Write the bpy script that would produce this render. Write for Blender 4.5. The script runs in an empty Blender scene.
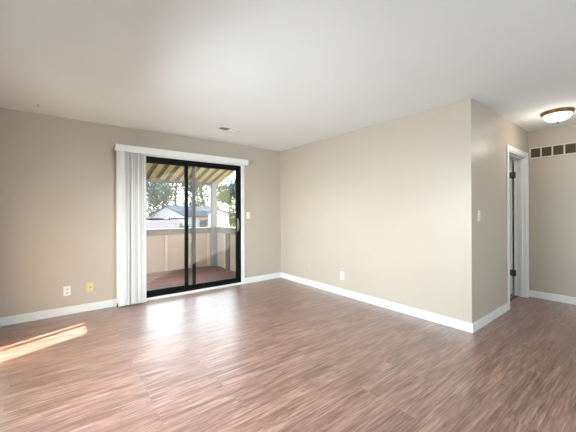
import bpy, bmesh, math, random
from mathutils import Vector, Matrix

S = bpy.context.scene
COL = S.collection
PI = math.pi
rnd = random.Random(7)

# ------------------------------------------------------------------ camera
cam_d = bpy.data.cameras.new('camera')
cam = bpy.data.objects.new('camera', cam_d)
COL.objects.link(cam)
F_PX, SHIFT_PX = 292.24, -4.36
cam_d.sensor_fit = 'HORIZONTAL'
cam_d.sensor_width = 36.0
cam_d.lens = F_PX / 576 * 36
cam_d.shift_y = SHIFT_PX / 576
cam_d.clip_start = 0.05
cam_d.clip_end = 500
YAW, PITCH, ROLL = math.radians(38.03), math.radians(0.116), math.radians(0.218)
fw = Vector((math.sin(YAW)*math.cos(PITCH), math.cos(YAW)*math.cos(PITCH), math.sin(PITCH)))
rt0 = Vector((math.cos(YAW), -math.sin(YAW), 0))
dn0 = fw.cross(rt0)
rt = math.cos(ROLL)*rt0 + math.sin(ROLL)*dn0
dn = -math.sin(ROLL)*rt0 + math.cos(ROLL)*dn0
cam.matrix_world = Matrix(((rt.x, -dn.x, -fw.x, -3.375),
                           (rt.y, -dn.y, -fw.y, -4.549),
                           (rt.z, -dn.z, -fw.z, 1.259),
                           (0, 0, 0, 1)))
S.camera = cam

# ------------------------------------------------------------------ sky, sun, exposure
SUN_TO = Vector((1.0, 0.42, 0.311)).normalized()
world = bpy.data.worlds.new('sky')
S.world = world
world.use_nodes = True
wn = world.node_tree.nodes
sky = wn.new('ShaderNodeTexSky')
sky.sky_type = 'NISHITA'
sky.sun_disc = False
sky.sun_elevation = math.radians(32)
sky.sun_rotation = math.atan2(SUN_TO.x, SUN_TO.y)
sky.air_density = 1.0
sky.dust_density = 1.0
sky.ozone_density = 1.5
hs = wn.new('ShaderNodeHueSaturation')          # pale hazy sky
hs.inputs['Saturation'].default_value = 0.3
world.node_tree.links.new(sky.outputs[0], hs.inputs['Color'])
world.node_tree.links.new(hs.outputs[0], wn['Background'].inputs['Color'])
wn['Background'].inputs['Strength'].default_value = 0.62

sun_d = bpy.data.lights.new('sun', 'SUN')
sun_d.energy = 32.0
sun_d.angle = math.radians(0.3)
sun_d.color = (1.0, 0.95, 0.88)
sun = bpy.data.objects.new('sun', sun_d)
COL.objects.link(sun)
sun.rotation_euler = SUN_TO.to_track_quat('Z', 'Y').to_euler()
sun.location = (30, 13, 9)

def area(name, loc, direction, sx, sy, power, color, spread=180):
    d = bpy.data.lights.new(name, 'AREA')
    d.shape = 'RECTANGLE'
    d.size, d.size_y = sx, sy
    d.energy = power
    d.color = color
    d.spread = math.radians(spread)
    o = bpy.data.objects.new(name, d)
    COL.objects.link(o)
    o.location = loc
    o.rotation_euler = Vector(direction).to_track_quat('-Z', 'Y').to_euler()
    return o
# room fill lamps, added in unseen windows to stand in for daylight
area('fill_lamp_left', (-3.88, -2.4, 1.35), (1, 0, -0.5), 1.5, 0.95, 38, (0.80, 0.91, 1.0), 142)
area('fill_lamp_back', (-1.6, -7.95, 1.45), (-0.1, 1, 0.45), 2.0, 1.2, 30, (0.74, 0.88, 1.0), 140)

S.view_settings.view_transform = 'Standard'
S.view_settings.look = 'None'
S.view_settings.gamma = 1
S.view_settings.use_curve_mapping = False
S.view_settings.exposure = 1.40

# ------------------------------------------------------------------ materials
def new_mat(name):
    m = bpy.data.materials.new(name)
    m.use_nodes = True
    n = m.node_tree.nodes
    return m, n, m.node_tree.links, n['Principled BSDF']

def lin(r, g, b):
    def f(c):
        c /= 255
        return c/12.92 if c <= 0.04045 else ((c+0.055)/1.055)**2.4
    return (f(r), f(g), f(b), 1)

def mat(name, col, rough=0.5, spec=0.4, metal=0.0, var=0.05, scale=12.0, bump=0.0, bscale=200.0, emit=None, estr=0.0):
    """painted / plain surface with slight procedural colour variation and optional bump"""
    m, n, l, p = new_mat(name)
    tc = n.new('ShaderNodeTexCoord')
    nz = n.new('ShaderNodeTexNoise')
    nz.inputs['Scale'].default_value = scale
    nz.inputs['Detail'].default_value = 4
    l.new(tc.outputs['Object'], nz.inputs['Vector'])
    rp = n.new('ShaderNodeValToRGB')
    rp.color_ramp.elements[0].position = 0.3
    rp.color_ramp.elements[1].position = 0.7
    rp.color_ramp.elements[0].color = tuple(c*(1-var) for c in col[:3]) + (1,)
    rp.color_ramp.elements[1].color = tuple(min(1, c*(1+var)) for c in col[:3]) + (1,)
    l.new(nz.outputs['Fac'], rp.inputs['Fac'])
    l.new(rp.outputs['Color'], p.inputs['Base Color'])
    p.inputs['Roughness'].default_value = rough
    p.inputs['Specular IOR Level'].default_value = spec
    p.inputs['Metallic'].default_value = metal
    if bump:
        bz = n.new('ShaderNodeTexNoise')
        bz.inputs['Scale'].default_value = bscale
        bz.inputs['Detail'].default_value = 3
        l.new(tc.outputs['Object'], bz.inputs['Vector'])
        bp = n.new('ShaderNodeBump')
        bp.inputs['Strength'].default_value = bump
        bp.inputs['Distance'].default_value = 0.002
        l.new(bz.outputs['Fac'], bp.inputs['Height'])
        l.new(bp.outputs['Normal'], p.inputs['Normal'])
    if emit:
        p.inputs['Emission Color'].default_value = emit
        p.inputs['Emission Strength'].default_value = estr
    return m

def wood_planks(name, c_dark, c_mid, c_light, length, width, rough, gap, along='X', bump=0.15, tone=0.25, spec=0.5, fleck=0.75, coat=0.0):
    m, n, l, p = new_mat(name)
    tc = n.new('ShaderNodeTexCoord')
    mp = n.new('ShaderNodeMapping')
    if along == 'Y':
        mp.inputs['Rotation'].default_value = (0, 0, PI/2)
    l.new(tc.outputs['Object'], mp.inputs['Vector'])
    bk = n.new('ShaderNodeTexBrick')
    bk.offset = 0.37
    bk.offset_frequency = 2
    bk.inputs['Color1'].default_value = (0, 0, 0, 1)
    bk.inputs['Color2'].default_value = (1, 1, 1, 1)
    bk.inputs['Mortar'].default_value = (0.5, 0.5, 0.5, 1)
    bk.inputs['Scale'].default_value = 1
    bk.inputs['Mortar Size'].default_value = gap
    bk.inputs['Mortar Smooth'].default_value = 0.1
    bk.inputs['Brick Width'].default_value = length
    bk.inputs['Row Height'].default_value = width
    l.new(mp.outputs['Vector'], bk.inputs['Vector'])
    # per plank offset of the grain
    off = n.new('ShaderNodeVectorMath'); off.operation = 'MULTIPLY_ADD'
    l.new(bk.outputs['Color'], off.inputs[0])
    off.inputs[1].default_value = (37.0, 11.0, 5.0)
    l.new(mp.outputs['Vector'], off.inputs[2])
    def grain(sx, sy, detail, rough_, dist):
        mm = n.new('ShaderNodeMapping')
        mm.inputs['Scale'].default_value = (sx, sy, 1)
        l.new(off.outputs[0], mm.inputs['Vector'])
        z = n.new('ShaderNodeTexNoise')
        z.inputs['Scale'].default_value = 1
        z.inputs['Detail'].default_value = detail
        z.inputs['Roughness'].default_value = rough_
        z.inputs['Distortion'].default_value = dist
        l.new(mm.outputs['Vector'], z.inputs['Vector'])
        return z
    g1 = grain(1.9, 76, 8, 0.70, 0.25)      # long streaks
    g2 = grain(7, 190, 3, 0.6, 0.1)        # fine fibres
    g3 = grain(1.6, 12, 4, 0.55, 1.6)        # broad cathedral tone
    r1 = n.new('ShaderNodeValToRGB')
    e = r1.color_ramp.elements
    e[0].position, e[0].color = 0.36, c_dark
    e[1].position, e[1].color = 0.64, c_light
    k = r1.color_ramp.elements.new(0.49); k.color = c_mid
    mixg = n.new('ShaderNodeMix'); mixg.data_type = 'FLOAT'
    mixg.inputs[0].default_value = 0.42
    l.new(g1.outputs['Fac'], mixg.inputs[2]); l.new(g2.outputs['Fac'], mixg.inputs[3])
    mixh = n.new('ShaderNodeMix'); mixh.data_type = 'FLOAT'
    mixh.inputs[0].default_value = 0.25
    l.new(mixg.outputs[0], mixh.inputs[2]); l.new(g3.outputs['Fac'], mixh.inputs[3])
    l.new(mixh.outputs[0], r1.inputs['Fac'])
    # dark irregular flecks along the grain
    g4 = grain(2.6, 52, 6, 0.75, 0.8)
    fk = n.new('ShaderNodeMapRange')
    fk.inputs['From Min'].default_value = 0.56; fk.inputs['From Max'].default_value = 0.66
    fk.inputs['To Min'].default_value = 0.0; fk.inputs['To Max'].default_value = fleck
    l.new(g4.outputs['Fac'], fk.inputs['Value'])
    fx_ = n.new('ShaderNodeMix'); fx_.data_type = 'RGBA'
    fx_.inputs[7].default_value = c_dark
    l.new(fk.outputs[0], fx_.inputs[0]); l.new(r1.outputs['Color'], fx_.inputs[6])
    # plank to plank tone
    tn = n.new('ShaderNodeMapRange')
    tn.inputs['To Min'].default_value = 1 - tone
    tn.inputs['To Max'].default_value = 1 + tone
    l.new(bk.outputs['Color'], tn.inputs['Value'])
    ml = n.new('ShaderNodeMix'); ml.data_type = 'RGBA'; ml.blend_type = 'MULTIPLY'
    ml.inputs[0].default_value = 1
    l.new(fx_.outputs[2], ml.inputs[6]); l.new(tn.outputs['Result'], ml.inputs[7])
    gp = n.new('ShaderNodeMix'); gp.data_type = 'RGBA'
    gp.inputs[7].default_value = tuple(c*0.7 for c in c_dark[:3]) + (1,)
    l.new(bk.outputs['Fac'], gp.inputs[0]); l.new(ml.outputs[2], gp.inputs[6])
    l.new(gp.outputs[2], p.inputs['Base Color'])
    rr = n.new('ShaderNodeMapRange')
    rr.inputs['To Min'].default_value = rough - 0.06
    rr.inputs['To Max'].default_value = rough + 0.10
    l.new(g1.outputs['Fac'], rr.inputs['Value'])
    l.new(rr.outputs['Result'], p.inputs['Roughness'])
    bp = n.new('ShaderNodeBump')
    bp.inputs['Strength'].default_value = bump
    bp.inputs['Distance'].default_value = 0.002
    sb = n.new('ShaderNodeMath'); sb.operation = 'SUBTRACT'
    l.new(mixg.outputs[0], sb.inputs[0]); l.new(bk.outputs['Fac'], sb.inputs[1])
    l.new(sb.outputs[0], bp.inputs['Height'])
    l.new(bp.outputs['Normal'], p.inputs['Normal'])
    p.inputs['Specular IOR Level'].default_value = spec
    p.inputs['Coat Weight'].default_value = coat
    p.inputs['Coat Roughness'].default_value = 0.42
    p.inputs['Coat IOR'].default_value = 1.6
    return m

def glass_mat(name, dust=0.010, tint=(0.93, 0.96, 0.95, 1)):
    """thin clear pane: straight-through light, fresnel reflection, a little dust"""
    m = bpy.data.materials.new(name)
    m.use_nodes = True
    n, l = m.node_tree.nodes, m.node_tree.links
    n.clear()
    out = n.new('ShaderNodeOutputMaterial')
    tr = n.new('ShaderNodeBsdfTransparent'); tr.inputs['Color'].default_value = tint
    gl = n.new('ShaderNodeBsdfGlossy'); gl.inputs['Roughness'].default_value = 0.02
    fr = n.new('ShaderNodeFresnel')
    gm = n.new('ShaderNodeNewGeometry')                      # same reflection from either face of the pane
    ir = n.new('ShaderNodeMapRange')
    ir.inputs['To Min'].default_value = 1.30; ir.inputs['To Max'].default_value = 1/1.30
    l.new(gm.outputs['Backfacing'], ir.inputs['Value']); l.new(ir.outputs[0], fr.inputs['IOR'])
    m1 = n.new('ShaderNodeMixShader')
    l.new(fr.outputs[0], m1.inputs[0]); l.new(tr.outputs[0], m1.inputs[1]); l.new(gl.outputs[0], m1.inputs[2])
    tl = n.new('ShaderNodeBsdfTranslucent'); tl.inputs['Color'].default_value = (0.9, 0.86, 0.8, 1)
    m2 = n.new('ShaderNodeMixShader')
    tc = n.new('ShaderNodeTexCoord')
    nz = n.new('ShaderNodeTexNoise'); nz.inputs['Scale'].default_value = 5; nz.inputs['Detail'].default_value = 5
    l.new(tc.outputs['Object'], nz.inputs['Vector'])
    mr = n.new('ShaderNodeMapRange')
    mr.inputs['To Min'].default_value = dust*0.7; mr.inputs['To Max'].default_value = dust*1.3
    l.new(nz.outputs['Fac'], mr.inputs['Value'])
    l.new(mr.outputs[0], m2.inputs[0]); l.new(m1.outputs[0], m2.inputs[1]); l.new(tl.outputs[0], m2.inputs[2])
    l.new(m2.outputs[0], out.inputs['Surface'])
    return m

M = {}
M['wall'] = mat('beige_wall_paint', lin(195, 183, 168), rough=0.38, spec=0.4, var=0.012, scale=3, bump=0.06, bscale=260)
M['ceil'] = mat('white_ceiling_paint', lin(239, 242, 241), rough=0.8, spec=0.2, var=0.012, scale=2, bump=0.25, bscale=90)
M['trim'] = mat('white_trim_paint', lin(238, 238, 236), rough=0.35, spec=0.45, var=0.01)
M['floor'] = wood_planks('brown_plank_floor', lin(54, 33, 26), lin(128, 92, 78), lin(194, 156, 138), 1.22, 0.152, 0.33, 0.0004, bump=0.12, tone=0.09, spec=1.0, coat=0.8)
M['black'] = mat('black_bronze_aluminium', lin(8, 7, 7), rough=0.4, spec=0.2, var=0.08)
M['glass'] = glass_mat('dusty_clear_glass')
M['vane'] = mat('white_pvc_vane', lin(228, 227, 225), rough=0.9, spec=0.05, var=0.01)
M['plate'] = mat('white_plastic_plate', lin(240, 238, 232), rough=0.35, spec=0.5, var=0.01)
M['ivory'] = mat('ivory_plastic_plate', lin(222, 205, 150), rough=0.4, spec=0.5, var=0.02)
M['slot'] = mat('dark_socket_slot', lin(38, 34, 31), rough=0.6, var=0.05)
M['screw'] = mat('dull_screw_metal', lin(150, 146, 138), rough=0.35, metal=0.8)
M['bronze'] = mat('oil_rubbed_bronze', lin(136, 104, 62), rough=0.35, metal=0.7, var=0.15, scale=25)
M['hinge'] = mat('antique_brass_hinge', lin(120, 98, 62), rough=0.4, metal=0.75, var=0.2, scale=60)
M['dome'] = mat('frosted_white_glass', lin(245, 243, 238), rough=0.3, spec=0.5, var=0.01, emit=(1.0, 0.95, 0.86, 1), estr=1.6)
M['grille'] = mat('dusty_dark_filter', lin(84, 74, 60), rough=0.9, var=0.2, scale=60, bump=0.6, bscale=300)
M['cream_metal'] = mat('painted_cream_grille', lin(216, 206, 186), rough=0.45, var=0.02)
M['vent_shade'] = mat('painted_duct_shade', lin(60, 60, 58), rough=0.9, var=0.05)  # dark colour in place of the shade inside the duct
M['deck'] = wood_planks('red_brown_deck_boards', lin(50, 26, 22), lin(100, 56, 48), lin(158, 104, 92), 3.6, 0.14, 0.5, 0.012, bump=0.3, tone=0.4)
M['stucco'] = mat('tan_parapet_panel', lin(148, 132, 122), rough=0.9, spec=0.2, var=0.05, scale=14, bump=0.6, bscale=140)
M['batten'] = mat('pale_painted_batten', lin(160, 147, 132), rough=0.7, spec=0.3, var=0.04)
M['greywood'] = mat('weathered_grey_wood', lin(94, 90, 87), rough=0.8, spec=0.25, var=0.16, scale=18, bump=0.4, bscale=120)
M['greypost'] = mat('weathered_blue_grey_post', lin(100, 101, 108), rough=0.8, spec=0.25, var=0.14, scale=18, bump=0.4, bscale=120)
M['finial'] = mat('dark_bronze_finial', lin(44, 34, 26), rough=0.5, metal=0.3)
M['greydark'] = mat('weathered_dark_wood', lin(72, 66, 62), rough=0.8, spec=0.25, var=0.16, scale=18, bump=0.4, bscale=120)
M['awn_cream'] = mat('cream_awning_metal', lin(152, 135, 100), rough=0.6, var=0.03)
M['awn_olive'] = mat('olive_brown_awning_metal', lin(84, 63, 34), rough=0.6, var=0.06)
M['white_ext'] = mat('white_house_siding', lin(172, 170, 178), rough=0.8, spec=0.0, var=0.02, scale=1)
M['roof_grey'] = mat('grey_shingle_roof', lin(112, 108, 114), rough=0.9, spec=0.0, var=0.1, scale=6, bump=0.4, bscale=8)
M['roof_blue'] = mat('blue_grey_shingle_roof', lin(66, 74, 88), rough=0.9, spec=0.0, var=0.1, scale=6, bump=0.4, bscale=8)
M['roof_mauve'] = mat('mauve_grey_membrane_roof', lin(84, 79, 86), rough=0.9, spec=0.0, var=0.05, scale=2)
M['win_dark'] = mat('dark_window_glass', lin(70, 78, 92), rough=0.15, spec=0.6, var=0.1)
M['rust'] = mat('terracotta_curtain', lin(196, 134, 96), rough=0.9, var=0.1)
M['rail'] = mat('dark_iron_railing', lin(58, 60, 66), rough=0.5, var=0.05)
M['bark'] = mat('grey_brown_bark', lin(104, 94, 80), rough=0.95, spec=0.1, var=0.25, scale=8, bump=0.8, bscale=20)
M['grass'] = mat('lawn_grass', lin(66, 82, 50), rough=0.95, spec=0.0, var=0.25, scale=1.2, bump=0.6, bscale=12)
M['threshold'] = mat('brown_threshold_strip', lin(96, 74, 60), rough=0.5, var=0.1, scale=40)

def leaf_mat(name, col):
    m, n, l, p = new_mat(name)
    oi = n.new('ShaderNodeTexCoord')
    nz = n.new('ShaderNodeTexNoise'); nz.inputs['Scale'].default_value = 0.9; nz.inputs['Detail'].default_value = 4
    l.new(oi.outputs['Object'], nz.inputs['Vector'])
    rp = n.new('ShaderNodeValToRGB')
    rp.color_ramp.elements[0].position = 0.35; rp.color_ramp.elements[1].position = 0.65
    rp.color_ramp.elements[0].color = tuple(c*0.65 for c in col[:3]) + (1,)
    rp.color_ramp.elements[1].color = tuple(min(1, c*1.3) for c in col[:3]) + (1,)
    l.new(nz.outputs['Fac'], rp.inputs['Fac'])
    l.new(rp.outputs['Color'], p.inputs['Base Color'])
    p.inputs['Roughness'].default_value = 0.6
    out = n['Material Output']
    tl = n.new('ShaderNodeBsdfTranslucent')
    l.new(rp.outputs['Color'], tl.inputs['Color'])
    mx = n.new('ShaderNodeMixShader'); mx.inputs[0].default_value = 0.22
    l.new(p.outputs[0], mx.inputs[1]); l.new(tl.outputs[0], mx.inputs[2])
    l.new(mx.outputs[0], out.inputs['Surface'])
    return m
M['leaf_olive'] = leaf_mat('olive_green_leaves', lin(66, 72, 40))
M['leaf_blue'] = leaf_mat('blue_green_leaves', lin(32, 66, 66))
M['leaf_yellow'] = leaf_mat('yellow_green_leaves', lin(98, 104, 36))
M['leaf_dark'] = leaf_mat('dark_green_leaves', lin(30, 54, 36))

# ------------------------------------------------------------------ mesh helpers
class MB:
    def __init__(self):
        self.bm = bmesh.new()
    def box(self, x0, x1, y0, y1, z0, z1, mi=0, bev=0.0, mtx=None):
        r = bmesh.ops.create_cube(self.bm, size=1.0)
        vs = r['verts']
        for v in vs:
            v.co = Vector((x0 + (v.co.x+.5)*(x1-x0), y0 + (v.co.y+.5)*(y1-y0), z0 + (v.co.z+.5)*(z1-z0)))
        fs = set(f for v in vs for f in v.link_faces)
        for f in fs: f.material_index = mi
        if bev:
            es = list(set(e for v in vs for e in v.link_edges))
            g = bmesh.ops.bevel(self.bm, geom=es, offset=bev, segments=2, profile=0.5, affect='EDGES')
            vs = list(set(g['verts']) | set(v for f in g['faces'] for v in f.verts))
            allv = set()
            stack = [vs[0]]
            while stack:
                v = stack.pop()
                if v in allv: continue
                allv.add(v)
                for e in v.link_edges: stack.append(e.other_vert(v))
            vs = list(allv)
            for f in set(f for v in vs for f in v.link_faces): f.material_index = mi
        if mtx:
            for v in vs: v.co = mtx @ v.co
        return self
    def prism(self, pts, axis, a0, a1, mi=0):
        """closed 2-D outline extruded along an axis ('x','y','z')"""
        def P(p, a):
            return {'x': (a, p[0], p[1]), 'y': (p[0], a, p[1]), 'z': (p[0], p[1], a)}[axis]
        lo = [self.bm.verts.new(P(p, a0)) for p in pts]
        hi = [self.bm.verts.new(P(p, a1)) for p in pts]
        n = len(pts)
        fs = [self.bm.faces.new(lo[::-1]), self.bm.faces.new(hi)]
        for i in range(n):
            fs.append(self.bm.faces.new((lo[i], lo[(i+1) % n], hi[(i+1) % n], hi[i])))
        for f in fs: f.material_index = mi
        return self
    def lathe(self, prof, c=(0, 0, 0), seg=40, mi=0):
        rings = []
        for r, z in prof:
            if r < 1e-5:
                rings.append([self.bm.verts.new((c[0], c[1], c[2]+z))])
            else:
                rings.append([self.bm.verts.new((c[0]+r*math.cos(2*PI*k/seg), c[1]+r*math.sin(2*PI*k/seg), c[2]+z)) for k in range(seg)])
        for a, b in zip(rings[:-1], rings[1:]):
            for k in range(seg):
                k2 = (k+1) % seg
                if len(a) == 1 and len(b) == 1: continue
                if len(a) == 1: f = self.bm.faces.new((a[0], b[k], b[k2]))
                elif len(b) == 1: f = self.bm.faces.new((a[k], b[0], a[k2]))
                else: f = self.bm.faces.new((a[k], b[k], b[k2], a[k2]))
                f.material_index = mi; f.smooth = True
        return self
    def tube(self, pts, radii, seg=8, mi=0, cap=True):
        rings = []
        for i, p in enumerate(pts):
            p = Vector(p)
            d = (Vector(pts[min(i+1, len(pts)-1)]) - Vector(pts[max(i-1, 0)])).normalized()
            u = d.orthogonal().normalized() if abs(d.z) < 0.99 else Vector((1, 0, 0))
            if i and rings:
                u = (self._u - self._u.dot(d)*d).normalized()
            self._u = u
            w = d.cross(u)
            rings.append([self.bm.verts.new(p + radii[i]*(math.cos(2*PI*k/seg)*u + math.sin(2*PI*k/seg)*w)) for k in range(seg)])
        for a, b in zip(rings[:-1], rings[1:]):
            for k in range(seg):
                f = self.bm.faces.new((a[k], a[(k+1) % seg], b[(k+1) % seg], b[k]))
                f.material_index = mi; f.smooth = True
        if cap:
            self.bm.faces.new(rings[0][::-1]).material_index = mi
            self.bm.faces.new(rings[-1]).material_index = mi
        return self
    def build(self, name, mats, parent=None, loc=None, kind=None, label=None):
        bmesh.ops.recalc_face_normals(self.bm, faces=self.bm.faces[:])
        me = bpy.data.meshes.new(name)
        self.bm.to_mesh(me); self.bm.free()
        if not isinstance(mats, (list, tuple)): mats = [mats]
        for m in mats: me.materials.append(m)
        o = bpy.data.objects.new(name, me)
        COL.objects.link(o)
        if parent: o.parent = parent
        if loc: o.location = loc
        if kind: o['kind'] = kind
        if label: o['label'] = label
        return o

def tag(o, label, cat, group=None, kind=None):
    o['label'] = label; o['category'] = cat
    if group: o['group'] = group
    if kind: o['kind'] = kind
    return o

def thing(name, label, cat, loc=(0, 0, 0), rotz=0, group=None):
    o = bpy.data.objects.new(name, None)
    o.empty_display_size = 0.1
    COL.objects.link(o)
    o.location = loc; o.rotation_euler = (0, 0, rotz)
    return tag(o, label, cat, group)

def struct(mb, name, mats, label=None):
    o = mb.build(name, mats)
    o['kind'] = 'structure'
    if label: o['label'] = label
    return o

# ------------------------------------------------------------------ room shell
XL, XD = -3.90, 2.097          # left wall, end wall of the hall
YH, YB = -3.33, -8.0           # hall side wall, back wall
HC = 2.44
WT = 0.10                      # outside wall thickness at the patio door
DX0, DX1, DZ = -2.52, -0.866, 2.073

struct(MB().box(-4.0, 4.2, YB-0.12, 0.0, -0.12, 0.0), 'floor', M['floor'],
       'brown wood-look plank floor with a worn satin sheen')
struct(MB().box(-4.0, 4.2, YB-0.12, WT, HC, HC+0.12), 'ceiling', M['ceil'], 'white painted ceiling')

w = MB()
w.box(-4.0, DX0, 0, WT, -0.12, HC)
w.box(DX1, 4.2, 0, WT, -0.12, HC)
w.box(DX0, DX1, 0, WT, DZ, HC)
w.box(DX0, DX1, 0, WT, -0.12, 0.0)
struct(w, 'wall_front', M['wall'], 'beige wall around the sliding glass door')
struct(MB().box(0, 0.11, YH, 0, 0, HC), 'wall_right', M['wall'], 'long plain beige wall right of the patio door')
w = MB()                       # wall with the hall doorway
HX0, HX1, HZ = 1.18, 2.0, 2.05
HT = 0.14
w.box(0.11, HX0, YH, YH+HT, 0, HC)
w.box(HX1, 4.2, YH, YH+HT, 0, HC)
w.box(HX0, HX1, YH, YH+HT, HZ, HC)
struct(w, 'wall_hall', M['wall'], 'beige hall wall with an open doorway')
struct(MB().box(XD, XD+0.12, YB, YH, 0, HC), 'wall_end', M['wall'], 'beige end wall of the hall under the return grille')
w = MB()                       # left wall with an added window, out of view
WY0, WY1, WZ0, WZ1 = -3.2, -1.6, 0.80, 2.0
w.box(XL-0.12, XL, YB, WY0, 0, HC)
w.box(XL-0.12, XL, WY1, 0, 0, HC)
w.box(XL-0.12, XL, WY0, WY1, 0, WZ0)
w.box(XL-0.12, XL, WY0, WY1, WZ1, HC)
struct(w, 'wall_left', M['wall'])
w = MB()                       # back wall with an added window, unseen behind the camera
BX0, BX1 = -2.65, -0.55
w.box(XL-0.12, BX0, YB-0.12, YB, 0, HC)
w.box(BX1, XD+0.12, YB-0.12, YB, 0, HC)
w.box(BX0, BX1, YB-0.12, YB, 0, WZ0)
w.box(BX0, BX1, YB-0.12, YB, WZ1, HC)
struct(w, 'wall_back', M['wall'])
struct(MB().box(4.08, 4.2, YH+HT, 0, 0, HC), 'wall_bedroom', M['wall'])

def base_run(name, pts):
    """baseboard pieces: list of (x0,x1,y0,y1) boxes"""
    b = MB()
    for (x0, x1, y0, y1) in pts:
        b.box(x0, x1, y0, y1, 0, 0.098, bev=0.003)
    struct(b, name, M['trim'])
BT = 0.014
base_run('baseboard_front', [(XL, -2.585, -BT, 0), (-0.80, 0, -BT, 0)])
base_run('baseboard_right', [(-BT, 0, YH-BT, -BT)])
base_run('baseboard_hall', [(0.0, HX0-0.062, YH-BT, YH)])
base_run('baseboard_end', [(XD-BT, XD, YB, YH)])
base_run('baseboard_left', [(XL, XL+BT, YB, -BT)])
base_run('baseboard_back', [(XL+BT, XD-BT, YB, YB+BT)])

# added windows out of view, made to hold the fill lamps
def window(name, horizontal, a0, a1, p):
    b = MB()
    t = 0.05
    def bb(u0, u1, z0, z1, d0=0.03, d1=0.09):
        if horizontal: b.box(u0, u1, p-0.12+d0, p-0.12+d1, z0, z1)
        else: b.box(p-0.12+d0, p-0.12+d1, u0, u1, z0, z1)
    bb(a0, a1, WZ0, WZ0+t); bb(a0, a1, WZ1-t, WZ1)
    bb(a0, a0+t, WZ0+t, WZ1-t); bb(a1-t, a1, WZ0+t, WZ1-t)
    mid = (a0+a1)/2
    bb(mid-t/2, mid+t/2, WZ0+t, WZ1-t)
    fr = b.build(name, M['trim']); fr['kind'] = 'structure'
    for (u0, u1) in ((a0+t, mid-t/2), (mid+t/2, a1-t)):
        g = MB()
        if horizontal: g.box(u0, u1, p-0.065, p-0.059, WZ0+t, WZ1-t)
        else: g.box(p-0.065, p-0.059, u0, u1, WZ0+t, WZ1-t)
        g.build('pane', M['glass'], fr)
window('added_window_1', False, WY0, WY1, XL)
window('added_window_2', True, BX0, BX1, YB)

# ------------------------------------------------------------------ patio door
d1 = bpy.data.objects.new('door_1', None); COL.objects.link(d1)
d1['kind'] = 'structure'; d1['label'] = 'black framed sliding glass patio door'
d1.location = (DX0, 0, 0)
def at_door(mb, name, m, parent=d1, label=None):
    o = mb.build(name, m, parent, label=label)
    o.matrix_parent_inverse = Matrix.Translation((-DX0, 0, 0))
    return o
b = MB()
b.box(DX0, DX0+0.03, 0, WT, 0.036, DZ); b.box(DX1-0.03, DX1, 0, WT, 0.036, DZ)
b.box(DX0+0.03, DX1-0.03, 0, WT, DZ-0.035, DZ)
b.box(DX0+0.03, DX1-0.03, 0.0, WT, 0.036, 0.062)
at_door(b, 'door_frame', M['black'])
b = MB().box(DX0, DX1, -0.012, WT+0.03, 0.0, 0.036, bev=0.004)
at_door(b, 'threshold', M['trim'], label='white painted sill')
def panel(name, x0, x1, y0, y1, st, label):
    z0, z1 = 0.063, DZ-0.036
    b = MB()
    b.box(x0, x0+st, y0, y1, z0, z1, bev=0.003); b.box(x1-st, x1, y0, y1, z0, z1, bev=0.003)
    b.box(x0+st, x1-st, y0+.002, y1-.002, z0, z0+0.06); b.box(x0+st, x1-st, y0+.002, y1-.002, z1-0.05, z1)
    o = at_door(b, name, M['black'], label=label)
    g = MB().box(x0+st, x1-st, (y0+y1)/2-0.003, (y0+y1)/2+0.003, z0+0.06, z1-0.05)
    g.build('pane', M['glass'], o)
    return o
fx = panel('fixed_panel', -2.488, -1.652, 0.056, 0.088, 0.052, 'outer fixed glass panel on the left')
sl = panel('sliding_panel', -1.842, -0.898, 0.012, 0.044, 0.056, 'inner sliding glass panel on the right')
# pull handle and latch on the sliding panel's right stile
b = MB()
b.box(-0.94, -0.915, -0.002, 0.012, 0.93, 1.16, bev=0.003)
b.tube([(-0.928, 0.0, 0.95), (-0.928, -0.03, 0.97), (-0.928, -0.034, 1.045), (-0.928, -0.03, 1.12), (-0.928, 0.0, 1.14)], [0.008]*5, seg=8)
b.build('handle', M['screw'], sl, label='slim metal pull handle')
b = MB().box(-1.70, -1.672, 0.046, 0.058, 1.01, 1.13, bev=0.004)
b.box(-1.703, -1.683, 0.034, 0.05, 1.04, 1.10, bev=0.004)
b.build('latch', M['black'], fx)

# casing around the patio door
b = MB()
b.box(DX1, DX1+0.064, -0.016, 0, 0, DZ+0.065, bev=0.003)
b.box(DX0-0.064, DX0, -0.016, 0, 0, DZ+0.065, bev=0.003)
b.box(DX0, DX1, -0.016, 0, DZ, DZ+0.065, bev=0.003)
struct(b, 'trim_1', M['trim'], 'white casing around the patio door')

# security bar braced across the fixed half
t = thing('security_bar', 'black metal security bar braced across the left half of the patio door', 'bar', (-2.49, 0.034, 1.165))
b = MB().tube([(0.0, 0, 0), (0.42, 0, 0.0)], [0.013, 0.013], seg=12)
b.build('sleeve', M['black'], t)
b = MB().tube([(0.42, 0, 0), (0.648, 0, 0)], [0.008, 0.008], seg=12)
b.build('rod', M['black'], t)
b = MB().tube([(0.405, 0, 0), (0.435, 0, 0)], [0.018, 0.018], seg=12)
b.build('locking_collar', M['black'], t)

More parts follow.
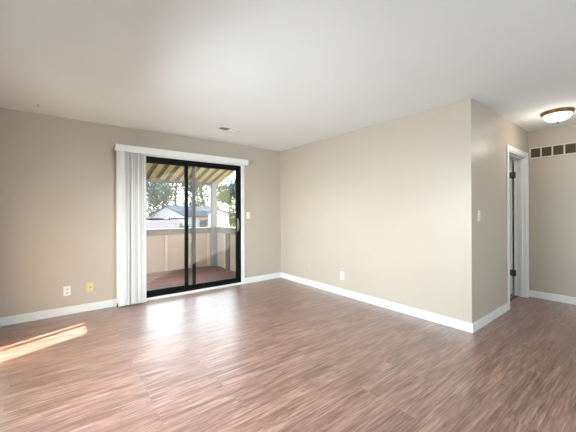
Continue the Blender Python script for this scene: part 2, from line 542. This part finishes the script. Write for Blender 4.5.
# ------------------------------------------------------------------ vertical blind
VX0, VX1, VY, VZ0, VZ1 = -2.795, -0.79, -0.15, 2.078, 2.165
t = thing('vertical_blind', 'white vertical blind drawn aside left of the patio door under a long white valance', 'blind', ((VX0+VX1)/2, -0.07, VZ0))
ox = (VX0+VX1)/2
def bl(mb, name, m, label=None):
    o = mb.build(name, m, t, label=label)
    o.matrix_parent_inverse = Matrix.Translation((-ox, 0.07, -VZ0))
    return o
b = MB()
b.prism([(VX0, VY), (VX0, 0), (VX0+0.006, 0), (VX0+0.006, VY+0.008), (VX1-0.02, VY+0.008), (VX1-0.006, VY+0.02), (VX1-0.006, 0), (VX1, 0), (VX1, VY+0.018), (VX1-0.006, VY+0.006), (VX1-0.018, VY)], 'z', VZ0, VZ1)
b.box(VX0+0.006, VX1-0.006, VY+0.008, 0, VZ1-0.006, VZ1)
bl(b, 'valance', M['trim'])
b = MB().box(VX0+0.03, VX1-0.03, -0.115, -0.07, VZ1-0.05, VZ1-0.008, bev=0.003)
bl(b, 'head_rail', M['trim'])
NV = 12
for k in range(NV):
    if k == 0: cx, ang, wd = -2.734, 4, 0.098
    else: cx, ang, wd = -2.683 + (k-1)*0.0250, 74 + 8*math.sin(k*2.3+1), 0.089
    a = math.radians(ang)
    b = MB()
    n = 6
    prof_f, prof_b = [], []
    for i in range(n+1):
        s = (i/n-0.5)*wd
        bow = 0.011*(1-(2*i/n-1)**2)
        for lst, off in ((prof_f, 0.0), (prof_b, 0.0014)):
            lx, ly = s, -(bow+off)
            # local x axis turned so the vane's edge points into the room
            lst.append((cx + lx*math.cos(a) + ly*math.sin(a), (-0.122 if k == 0 else -0.098) - lx*math.sin(a) + ly*math.cos(a)))
    b.prism(prof_f + prof_b[::-1], 'z', 0.022 + 0.003*math.sin(k*1.7), VZ1-0.055)
    for f in b.bm.faces: f.smooth = False
    bl(b, 'vane', M['vane'])
# control cord with weight
b = MB().tube([(-2.778, -0.14, VZ1-0.05), (-2.778, -0.142, 0.4), (-2.778, -0.14, 0.075)], [0.0018]*3, seg=6)
bl(b, 'cord', M['plate'])
b = MB().lathe([(0, 0.075), (0.005, 0.07), (0.007, 0.045), (0.007, 0.02), (0, 0.012)], c=(-2.778, -0.14, 0), seg=12)
bl(b, 'cord_weight', M['slot'], 'dark cord weight')

# ------------------------------------------------------------------ wall plates
def plate_root(name, label, cat, loc, rotz, group=None):
    return thing(name, label, cat, loc, rotz, group)
# local frame: plate lies in XZ, faces -Y, back at y=0
def outlet(label, loc, rotz):
    t = thing('wall_outlet', label, 'outlet', loc, rotz, None)
    MB().box(-0.036, 0.036, -0.006, 0, -0.058, 0.058, bev=0.002).build('plate', M['plate'], t)
    for s in (-1, 1):
        r = MB().box(-0.017, 0.017, -0.009, -0.006, s*0.024-0.0145, s*0.024+0.0145, bev=0.001).build('receptacle', M['plate'], t)
        q = MB()
        q.box(-0.0105, -0.0045, -0.0096, -0.009, s*0.024-0.004, s*0.024+0.008)
        q.box(0.0045, 0.0105, -0.0096, -0.009, s*0.024-0.004, s*0.024+0.008)
        q.box(-0.004, 0.004, -0.0096, -0.009, s*0.024-0.011, s*0.024-0.006)
        q.build('slots', M['slot'], r)
    MB().tube([(0, -0.006, 0), (0, -0.0085, 0)], [0.004, 0.003], seg=10).build('screw', M['screw'], t)
    return t
outlet('white duplex outlet low on the wall left of the patio door', (-3.302, 0, 0.293), 0)
outlet('white duplex outlet low on the long right wall', (0, -1.563, 0.293), -PI/2)

t = thing('cable_plate', 'ivory cable jack plate beside the white outlet left of the patio door', 'wall plate', (-3.068, 0, 0.303))
MB().box(-0.037, 0.037, -0.006, 0, -0.06, 0.06, bev=0.002).build('plate', M['ivory'], t)
MB().tube([(0.004, -0.006, 0.002), (0.004, -0.016, 0.002)], [0.0075, 0.006], seg=10).build('jack', M['slot'], t)
for s in (-1, 1):
    MB().tube([(0, -0.006, s*0.045), (0, -0.008, s*0.045)], [0.004, 0.003], seg=8).build('screw', M['screw'], t)

def switch(label, loc, rotz):
    t = thing('light_switch', label, 'switch', loc, rotz)
    MB().box(-0.036, 0.036, -0.006, 0, -0.058, 0.058, bev=0.002).build('plate', M['plate'], t)
    b = MB().box(-0.005, 0.005, -0.016, -0.006, -0.012, 0.010, bev=0.001)
    b.build('toggle', M['plate'], t)
    for s in (-1, 1):
        MB().tube([(0, -0.006, s*0.03), (0, -0.008, s*0.03)], [0.0035, 0.003], seg=8).build('screw', M['screw'], t)
    return t
switch('white toggle switch right of the patio door', (-0.722, 0, 1.205), 0)
switch('white toggle switch on the hall wall just past the corner', (0.19, YH, 1.213), 0)

t = thing('cable_stub', 'small grey cable stub low on the right wall near the patio corner', 'cable', (0, -0.80, 0.315), -PI/2)
MB().lathe([(0, 0), (0.014, 0), (0.014, 0.003), (0.005, 0.005), (0, 0.005)], seg=14).build('grommet', M['plate'], t).rotation_euler = (PI/2, 0, 0)
MB().tube([(0, -0.004, 0), (0, -0.016, -0.004), (0, -0.02, -0.016)], [0.004]*3, seg=8).build('cable', M['slot'], t)

t = thing('ceiling_hook', 'tiny metal hook screwed in the ceiling near the left wall', 'hook', (-3.557, -0.366, HC))
MB().lathe([(0, 0), (0.008, 0), (0.008, -0.003), (0, -0.003)], seg=12).build('base', M['screw'], t)
MB().tube([(0, 0, -0.003), (0, 0, -0.012), (0.01, 0, -0.022), (0.018, 0, -0.014), (0.016, 0, -0.006)], [0.002]*5, seg=6).build('hook', M['screw'], t)

# ------------------------------------------------------------------ ceiling register
t = thing('ceiling_vent', 'small white ceiling air register in front of the patio door', 'vent', (-1.47, -0.765, HC))
b = MB()
L, W2, fb = 0.165, 0.085, 0.02
b.box(-L, L, -W2, -W2+fb, -0.007, 0); b.box(-L, L, W2-fb, W2, -0.007, 0)
b.box(-L, -L+fb, -W2+fb, W2-fb, -0.007, 0); b.box(L-fb, L, -W2+fb, W2-fb, -0.007, 0)
b.box(-0.006, 0.006, -W2+fb, W2-fb, -0.007, 0)
b.build('frame', M['trim'], t)
MB().box(-L+fb, L-fb, -W2+fb, W2-fb, -0.0012, -0.0002).build('duct_shade_sheet', M['vent_shade'], t)  # flat sheet painted dark for the unlit void behind the louvers
for side in (-1, 1):
    for k in range(5):
        x = side*(0.022 + k*0.0275)
        mt = Matrix.Translation((x, 0, -0.006)) @ Matrix.Rotation(math.radians(-20 if side < 0 else 42), 4, 'Y')
        MB().box(-0.008, 0.008, -W2+fb, W2-fb, -0.0008, 0.0008, mtx=mt).build('louver', M['trim'], t)

# ------------------------------------------------------------------ hall: door, casing, light, grille
b = MB()
cw = 0.062
b.box(HX0-cw, HX0, YH-0.016, YH, 0, HZ+cw, bev=0.004)
b.box(HX1, HX1+cw, YH-0.016, YH, 0, HZ+cw, bev=0.004)
b.box(HX0, HX1, YH-0.016, YH, HZ, HZ+cw, bev=0.004)
# jamb lining
b.box(HX0, HX0+0.016, YH-0.004, YH+HT+0.002, 0, HZ); b.box(HX1-0.016, HX1, YH-0.004, YH+HT+0.002, 0, HZ)
b.box(HX0+0.016, HX1-0.016, YH-0.004, YH+HT+0.002, HZ-0.016, HZ)
# stops
b.box(HX0+0.016, HX0+0.027, YH+0.04, YH+0.075, 0, HZ-0.016); b.box(HX1-0.027, HX1-0.016, YH+0.04, YH+0.075, 0, HZ-0.016)
b.box(HX0+0.027, HX1-0.027, YH+0.04, YH+0.075, HZ-0.027, HZ-0.016)
struct(b, 'trim_2', M['trim'], 'white casing and jamb of the hall doorway')

d2 = bpy.data.objects.new('door_2', None); COL.objects.link(d2)
d2['kind'] = 'structure'; d2['label'] = 'white bedroom door folded back behind the doorway'
d2.location = (HX1-0.012, YH+HT+0.028, 0.012)
d2.rotation_euler = (0, 0, math.radians(0.4))
MB().box(0.0, 0.78, 0.0, 0.036, 0, 2.02, bev=0.002).build('door_leaf', M['trim'], d2)
for z in (0.325, 1.79):
    h = MB()
    h.box(-0.0025, 0.0, 0.003, 0.033, z-0.045, z+0.045)
    h.box(-0.0075, -0.004, -0.048, -0.014, z-0.045, z+0.045)
    h.tube([(-0.004, -0.006, z-0.048), (-0.004, -0.006, z+0.048)], [0.0065, 0.0065], seg=10)
    h.build('hinge', M['hinge'], d2)
MB().lathe([(0, 0), (0.028, 0), (0.028, 0.004), (0.01, 0.01), (0.01, 0.03), (0.024, 0.04), (0.027, 0.052), (0.018, 0.064), (0, 0.066)], seg=20).build('doorknob', M['hinge'], d2, loc=(0.72, 0.036, 0.95)).rotation_euler = (-PI/2, 0, 0)

b = MB()
b.prism([(YH+HT-0.05, 0.0), (YH+HT-0.042, 0.006), (YH+HT-0.008, 0.006), (YH+HT, 0.0)], 'x', HX0+0.016, HX1-0.016)
struct(b, 'trim_3', M['threshold'], 'narrow floor strip in the hall doorway')

LC = (1.28, -3.79)
t = thing('ceiling_light', 'round flush ceiling light with frosted bowl and bronze rim in the hall', 'ceiling light', (LC[0], LC[1], HC))
MB().lathe([(0, 0), (0.152, 0), (0.153, -0.012), (0.147, -0.018), (0.147, -0.030), (0.140, -0.038), (0.130, -0.040), (0.130, -0.03), (0, -0.03)], seg=56).build('rim', M['bronze'], t)
MB().lathe([(0.128, -0.040), (0.127, -0.052), (0.118, -0.072), (0.100, -0.090), (0.074, -0.104), (0.040, -0.112), (0, -0.114)], seg=56).build('glass_bowl', M['dome'], t)
MB().lathe([(0, -0.110), (0.013, -0.113), (0.012, -0.118), (0.006, -0.121), (0.008, -0.127), (0.004, -0.132), (0, -0.133)], seg=20).build('finial', M['finial'], t)
pl = bpy.data.lights.new('hall_bulb', 'POINT'); pl.energy = 2; pl.color = (1.0, 0.92, 0.8); pl.shadow_soft_size = 0.10
po = bpy.data.objects.new('hall_bulb', pl); COL.objects.link(po); po.location = (LC[0], LC[1], HC-0.30)

# return air grille on the end wall
GY0, GZ0, GZ1 = -3.348, 2.030, 2.190
NC, PW = 6, 0.1235
t = thing('return_air_grille', 'cream framed return air grille with dark cells high on the hall end wall', 'vent', (XD, GY0, GZ0))
GL = 0.018 + NC*PW
b = MB()
b.box(-0.012, 0, -GL, 0, 0, 0.016, bev=0.002); b.box(-0.012, 0, -GL, 0, GZ1-GZ0-0.016, GZ1-GZ0, bev=0.002)
b.box(-0.012, 0, -0.018, 0, 0.014, GZ1-GZ0-0.014, bev=0.002)
b.box(-0.012, 0, -GL, -GL+0.018, 0.014, GZ1-GZ0-0.014, bev=0.002)
b.build('frame', M['cream_metal'], t)
for k in range(NC):
    y1 = -0.018 - k*PW
    MB().box(-0.003, -0.0005, y1-PW+0.016, y1, 0.016, GZ1-GZ0-0.016).build('filter_cell', M['grille'], t)
    if k < NC-1:
        MB().box(-0.011, 0, y1-PW, y1-PW+0.016, 0.014, GZ1-GZ0-0.014, bev=0.002).build('divider', M['cream_metal'], t)

# unseen bedroom lamp, added to light the strip seen through the doorway
t = thing('added_bedroom_light', 'added unseen ceiling light that brightens the bedroom beyond the hall doorway', 'ceiling light', (2.3, -1.7, HC))
MB().lathe([(0, 0), (0.152, 0), (0.153, -0.012), (0.140, -0.044), (0.130, -0.046), (0.130, -0.03), (0, -0.03)], seg=32).build('rim', M['bronze'], t)
MB().lathe([(0.128, -0.040), (0.118, -0.072), (0.074, -0.104), (0, -0.114)], seg=32).build('glass_bowl', M['dome'], t)
pl = bpy.data.lights.new('bedroom_fill_lamp', 'POINT'); pl.energy = 12; pl.color = (0.86, 0.92, 1.0); pl.shadow_soft_size = 0.12
po = bpy.data.objects.new('bedroom_fill_lamp', pl); COL.objects.link(po); po.location = (2.3, -1.7, HC-0.35)

# ------------------------------------------------------------------ balcony
DKZ = -0.10
BX_L, BX_R = -5.2, -0.08
YF = 2.58                      # inside face of the front parapet
struct(MB().box(BX_L, BX_R, WT, YF+0.14, DKZ-0.14, DKZ), 'balcony_deck', M['deck'], 'red-brown boarded balcony floor')

t = thing('balcony_parapet', 'tan panelled balcony parapet along the front with grey top rail', 'parapet', (-2.6, YF+0.06, DKZ))
def rel(mb, name, m, root, label=None):
    o = mb.build(name, m, root, label=label)
    o.matrix_parent_inverse = Matrix.Translation(-root.location)
    return o
rel(MB().box(BX_L, BX_R-0.14, YF, YF+0.12, DKZ, 0.85), 'panel', M['stucco'], t)
rel(MB().box(BX_L, -0.345, YF-0.035, YF, 0.745, 0.84, bev=0.004), 'rail', M['greywood'], t, 'weathered grey rail')
rel(MB().box(BX_L, -0.345, YF-0.05, YF+0.15, 0.85, 0.882, bev=0.004).box(-0.345, -0.205, YF, YF+0.15, 0.85, 0.882), 'cap', M['greywood'], t, 'weathered grey cap board')
for x in (-3.78, -3.19, -2.60, -2.005, -1.415, -0.86):
    rel(MB().box(x-0.032, x+0.032, YF-0.02, YF, DKZ, 0.755, bev=0.002), 'batten', M['batten'], t)
rel(MB().box(-0.42, -0.345, YF-0.03, YF, DKZ, 0.755, bev=0.002), 'batten', M['batten'], t)

t = thing('balcony_parapet', 'short tan balcony parapet on the right side with grey top rail', 'parapet', (-0.15, 1.3, DKZ))
rel(MB().box(-0.20, -0.08, WT, YF-0.005, DKZ, 0.87), 'panel', M['stucco'], t)
rel(MB().box(-0.235, -0.20, WT, 2.43, 0.755, 0.86, bev=0.004), 'rail', M['greywood'], t, 'weathered grey rail')
rel(MB().box(-0.25, -0.05, WT, 2.43, 0.87, 0.905, bev=0.004).box(-0.195, -0.05, 2.43, YF+0.15, 0.87, 0.905), 'cap', M['greywood'], t, 'weathered grey cap board')
rel(MB().box(-0.235, -0.20, 1.74, 1.90, DKZ, 0.755, bev=0.003), 'batten', M['greydark'], t, 'dark weathered batten')
rel(MB().box(-0.235, -0.20, 1.92, 2.0, DKZ, 0.755, bev=0.003), 'batten', M['batten'], t)
rel(MB().box(-0.235, -0.20, 0.85, 0.95, DKZ, 0.755, bev=0.003), 'batten', M['batten'], t)

t = thing('balcony_post', 'weathered grey square post at the balcony corner holding up the awning', 'post', (-0.268, 2.505, DKZ))
MB().box(-0.065, 0.065, -0.065, 0.065, 0, 2.12, bev=0.005).build('shaft', M['greypost'], t)
MB().box(-0.08, 0.08, -0.08, 0.08, 2.02, 2.09, bev=0.004).build('post_collar', M['greypost'], t)

# two-tone ribbed metal awning sloping down from the house wall
AY0, AY1, AZ1, AK = WT, 2.74, 2.03, 0.27
t = thing('balcony_awning', 'ribbed cream and olive metal awning over the balcony', 'awning', (-2.6, WT, AZ1 + AK*(AY1-AY0)))
def az(y): return AZ1 + AK*(AY1-y)
def awn_strip(b, pts, mi):
    """profile points (x, dz) in order, lower side then upper side, run along the slope"""
    lo = [b.bm.verts.new((x, AY0, az(AY0)+dz)) for x, dz in pts]
    hi = [b.bm.verts.new((x, AY1, az(AY1)+dz)) for x, dz in pts]
    n = len(pts)
    fs = [b.bm.faces.new(lo), b.bm.faces.new(hi[::-1])]
    for i in range(n):
        fs.append(b.bm.faces.new((lo[i], lo[(i+1) % n], hi[(i+1) % n], hi[i])))
    for f in fs: f.material_index = mi
P = 0.225
x = -0.06
while x > BX_L:
    b = MB()
    awn_strip(b, [(x-0.125, 0.0), (x, 0.0), (x, 0.004), (x-0.125, 0.004)], 0)
    rel(b, 'pan', M['awn_cream'], t)
    b = MB()
    x2 = x-0.125
    awn_strip(b, [(x2, 0.0), (x2-0.008, 0.022), (x2-0.092, 0.022), (x2-0.10, 0.0), (x2-0.104, 0.004), (x2-0.095, 0.026), (x2-0.005, 0.026), (x2+0.004, 0.004)], 0)
    rel(b, 'rib', M['awn_olive'], t, 'olive brown rib')
    x -= P
b = MB()
awn_strip(b, [(-0.06, -0.03), (-0.03, -0.03), (-0.03, 0.06), (-0.06, 0.06)], 0)
rel(b, 'side_trim', M['batten'], t, 'pale side trim')
rel(MB().box(BX_L, -0.03, AY1-0.02, AY1+0.05, AZ1-0.055, AZ1+0.05, bev=0.004), 'fascia', M['greydark'], t, 'dark front fascia')

# ------------------------------------------------------------------ beyond the balcony
GZ = -3.0
struct(MB().box(-80, 160, 3.2, 180, GZ-0.3, GZ), 'ground', M['grass'], 'lawn and ground beyond the balcony')

def gable(name, label, loc, rotz, wdt, dep, hw, hr, wallm, roofm, over=0.35):
    """house with a gable facing local -Y; ridge runs along local Y"""
    t = thing(name, label, 'house', loc, rotz, None)
    b = MB()
    b.prism([(-wdt/2, 0), (wdt/2, 0), (wdt/2, hw), (0, hw+hr), (-wdt/2, hw)], 'y', 0, dep)
    b.build('wall', wallm, t)
    k = hr/(wdt/2)
    for s in (-1, 1):
        b = MB()
        x1 = s*(wdt/2+over)
        zl = hw - k*over
        b.prism([(0, hw+hr+0.02), (x1, zl+0.02), (x1, zl+0.16), (0, hw+hr+0.18)], 'y', -over, dep+over)
        b.build('roof', roofm, t)
    return t

# long house: gable at the left, ridge towards the right
h = gable('house', 'long white house with a grey shingle roof and gable at its left end', (9.6, 42.2, GZ), math.radians(-62), 7.2, 11.5, 3.75, 1.45, M['white_ext'], M['roof_blue'])
b = MB().box(3.6, 3.66, 3.2, 4.7, 1.9, 3.75)
wf = b.build('window', M['win_dark'], h)
MB().box(3.655, 3.67, 3.25, 4.65, 3.1, 3.7).build('curtain', M['rust'], wf, label='terracotta curtain')
b = MB()
for k in range(9):
    y = 3.0 + k*0.235
    b.box(3.95, 4.0, y-0.03, y+0.03, 1.75, 3.0)
b.box(3.94, 4.01, 2.95, 4.92, 2.98, 3.10); b.box(3.94, 4.01, 2.95, 4.92, 1.7, 1.78)
b.box(3.6, 4.05, 2.93, 4.95, 1.56, 1.70)
b.build('balcony_railing', M['rail'], h, label='dark iron railing')

gable('house', 'narrow white gabled house seen behind the balcony post', (15.25, 36.0, GZ), math.radians(-24.5), 2.9, 3.4, 4.0, 0.62, M['white_ext'], M['roof_grey'], over=0.22)

t = thing('outbuilding', 'low outbuilding with a broad mauve-grey roof seen just above the parapet at left', 'building', (-1.0, 24.0, GZ))
b = MB()
b.prism([(0, 0), (8, 0), (8, 2.45), (4, 3.55), (0, 2.45)], 'x', -9, 7.3)
b.build('wall', M['white_ext'], t)
for (a, c) in (((-0.4, 2.36), (4, 3.57)), ((8.4, 2.36), (4, 3.57))):
    b = MB()
    b.prism([a, c, (c[0], c[1]+0.14), (a[0], a[1]+0.14)], 'x', -9.3, 7.6)
    b.build('roof', M['roof_mauve'], t)

def tree(name, label, loc, height, crown_r, crown_z, leaf, n_leaves, seed, lean=(0, 0), leafsize=0.34, trunk_r=0.22, group=None, cat='tree', flat=0.75):
    r = random.Random(seed)
    t = thing(name, label, cat, loc, 0, group)
    tips = []
    b = MB()
    top = Vector((lean[0], lean[1], height*0.82))
    pts, rad = [], []
    for i in range(7):
        f = i/6
        pts.append(Vector((top.x*f + 0.15*math.sin(seed+3*f), top.y*f + 0.15*math.cos(seed*2+4*f), top.z*f)))
        rad.append(trunk_r*(1-0.8*f) + 0.02)
    b.tube(pts, rad, seg=8)
    def branch(p0, d, ln, r0, depth):
        q = [p0]; rr = [r0]
        dd = d.normalized()
        for i in range(4):
            dd = (dd + Vector((r.uniform(-.25, .25), r.uniform(-.25, .25), r.uniform(-.08, .25)))).normalized()
            q.append(q[-1] + dd*ln/4); rr.append(r0*(1-0.2*(i+1)) + 0.008)
        b.tube(q, rr, seg=5, cap=False)
        tips.extend(q[2:])
        if depth:
            for _ in range(3):
                k = r.choice((2, 3, 4))
                branch(q[k], dd + Vector((r.uniform(-1, 1), r.uniform(-1, 1), r.uniform(-.4, .6))), ln*0.6, rr[k]*0.7, depth-1)
    for i in range(9):
        f = 0.24 + 0.74*i/8
        k = min(6, int(f*6))
        p0 = pts[k]
        a = i*2.4 + seed
        branch(p0, Vector((math.cos(a), math.sin(a), r.uniform(0.25, 0.7))), crown_r*(1.0-0.35*f), trunk_r*0.45*(1.1-f)+0.02, 2)
    b.build('trunk', M['bark'], t)
    L = bmesh.new()
    for i in range(n_leaves):
        p = r.choice(tips) + Vector((r.gauss(0, 1), r.gauss(0, 1), r.gauss(0, flat)))*crown_r*0.19
        n = Vector((r.gauss(0, 1), r.gauss(0, 1), r.gauss(0, 1))).normalized()
        u = n.orthogonal().normalized(); v = n.cross(u)
        a = r.uniform(0, 2*PI)
        u, v = math.cos(a)*u + math.sin(a)*v, -math.sin(a)*u + math.cos(a)*v
        sz = leafsize*r.uniform(0.6, 1.3)
        c = [p - u*sz*0.5, p + v*sz*0.28 + n*sz*0.06, p + u*sz*0.5, p - v*sz*0.28 + n*sz*0.06]
        L.faces.new([L.verts.new(x) for x in c])
    me = bpy.data.meshes.new('crown'); L.to_mesh(me); L.free()
    me.materials.append(M[leaf])
    o = bpy.data.objects.new('crown', me); COL.objects.link(o); o.parent = t
    return t

tree('tree', 'tall airy olive-green tree behind the left end of the long house', (8.2, 50, GZ), 14, 5.0, 8, 'leaf_olive', 15000, 3, leafsize=0.36)
tree('tree', 'dark blue-green tree with branches under the awning at far left', (5.6, 44, GZ), 13.0, 4.2, 9, 'leaf_blue', 7000, 11, leafsize=0.36)
tree('tree', 'tall olive tree with a thick upright trunk behind the long house roof', (13.6, 51, GZ), 15, 5.2, 9, 'leaf_olive', 15000, 5, trunk_r=0.34, leafsize=0.36)
tree('tree', 'sparse tree with a dark slanting trunk left of the balcony post', (20.2, 50, GZ), 15, 4.6, 9, 'leaf_dark', 5000, 8, lean=(-3.0, 0), trunk_r=0.30, leafsize=0.36)
tree('tree', 'yellow-green leafy tree just right of the balcony post', (20.4, 42.2, GZ), 9.8, 2.8, 6, 'leaf_yellow', 5000, 21, leafsize=0.32)
tree('tree', 'dense blue-green tree at the right edge of the patio door view', (22.6, 41, GZ), 11, 3.4, 6, 'leaf_blue', 8000, 14, leafsize=0.34)
tree('tree', 'broad olive tree beyond the low outbuilding', (2.0, 55, GZ), 14, 5.5, 8, 'leaf_olive', 6000, 31, leafsize=0.4)
tree('shrub', 'dark green shrub beside the low outbuilding', (5.75, 22.0, GZ), 3.3, 1.0, 2, 'leaf_dark', 1500, 41, leafsize=0.22, trunk_r=0.06, cat='shrub')
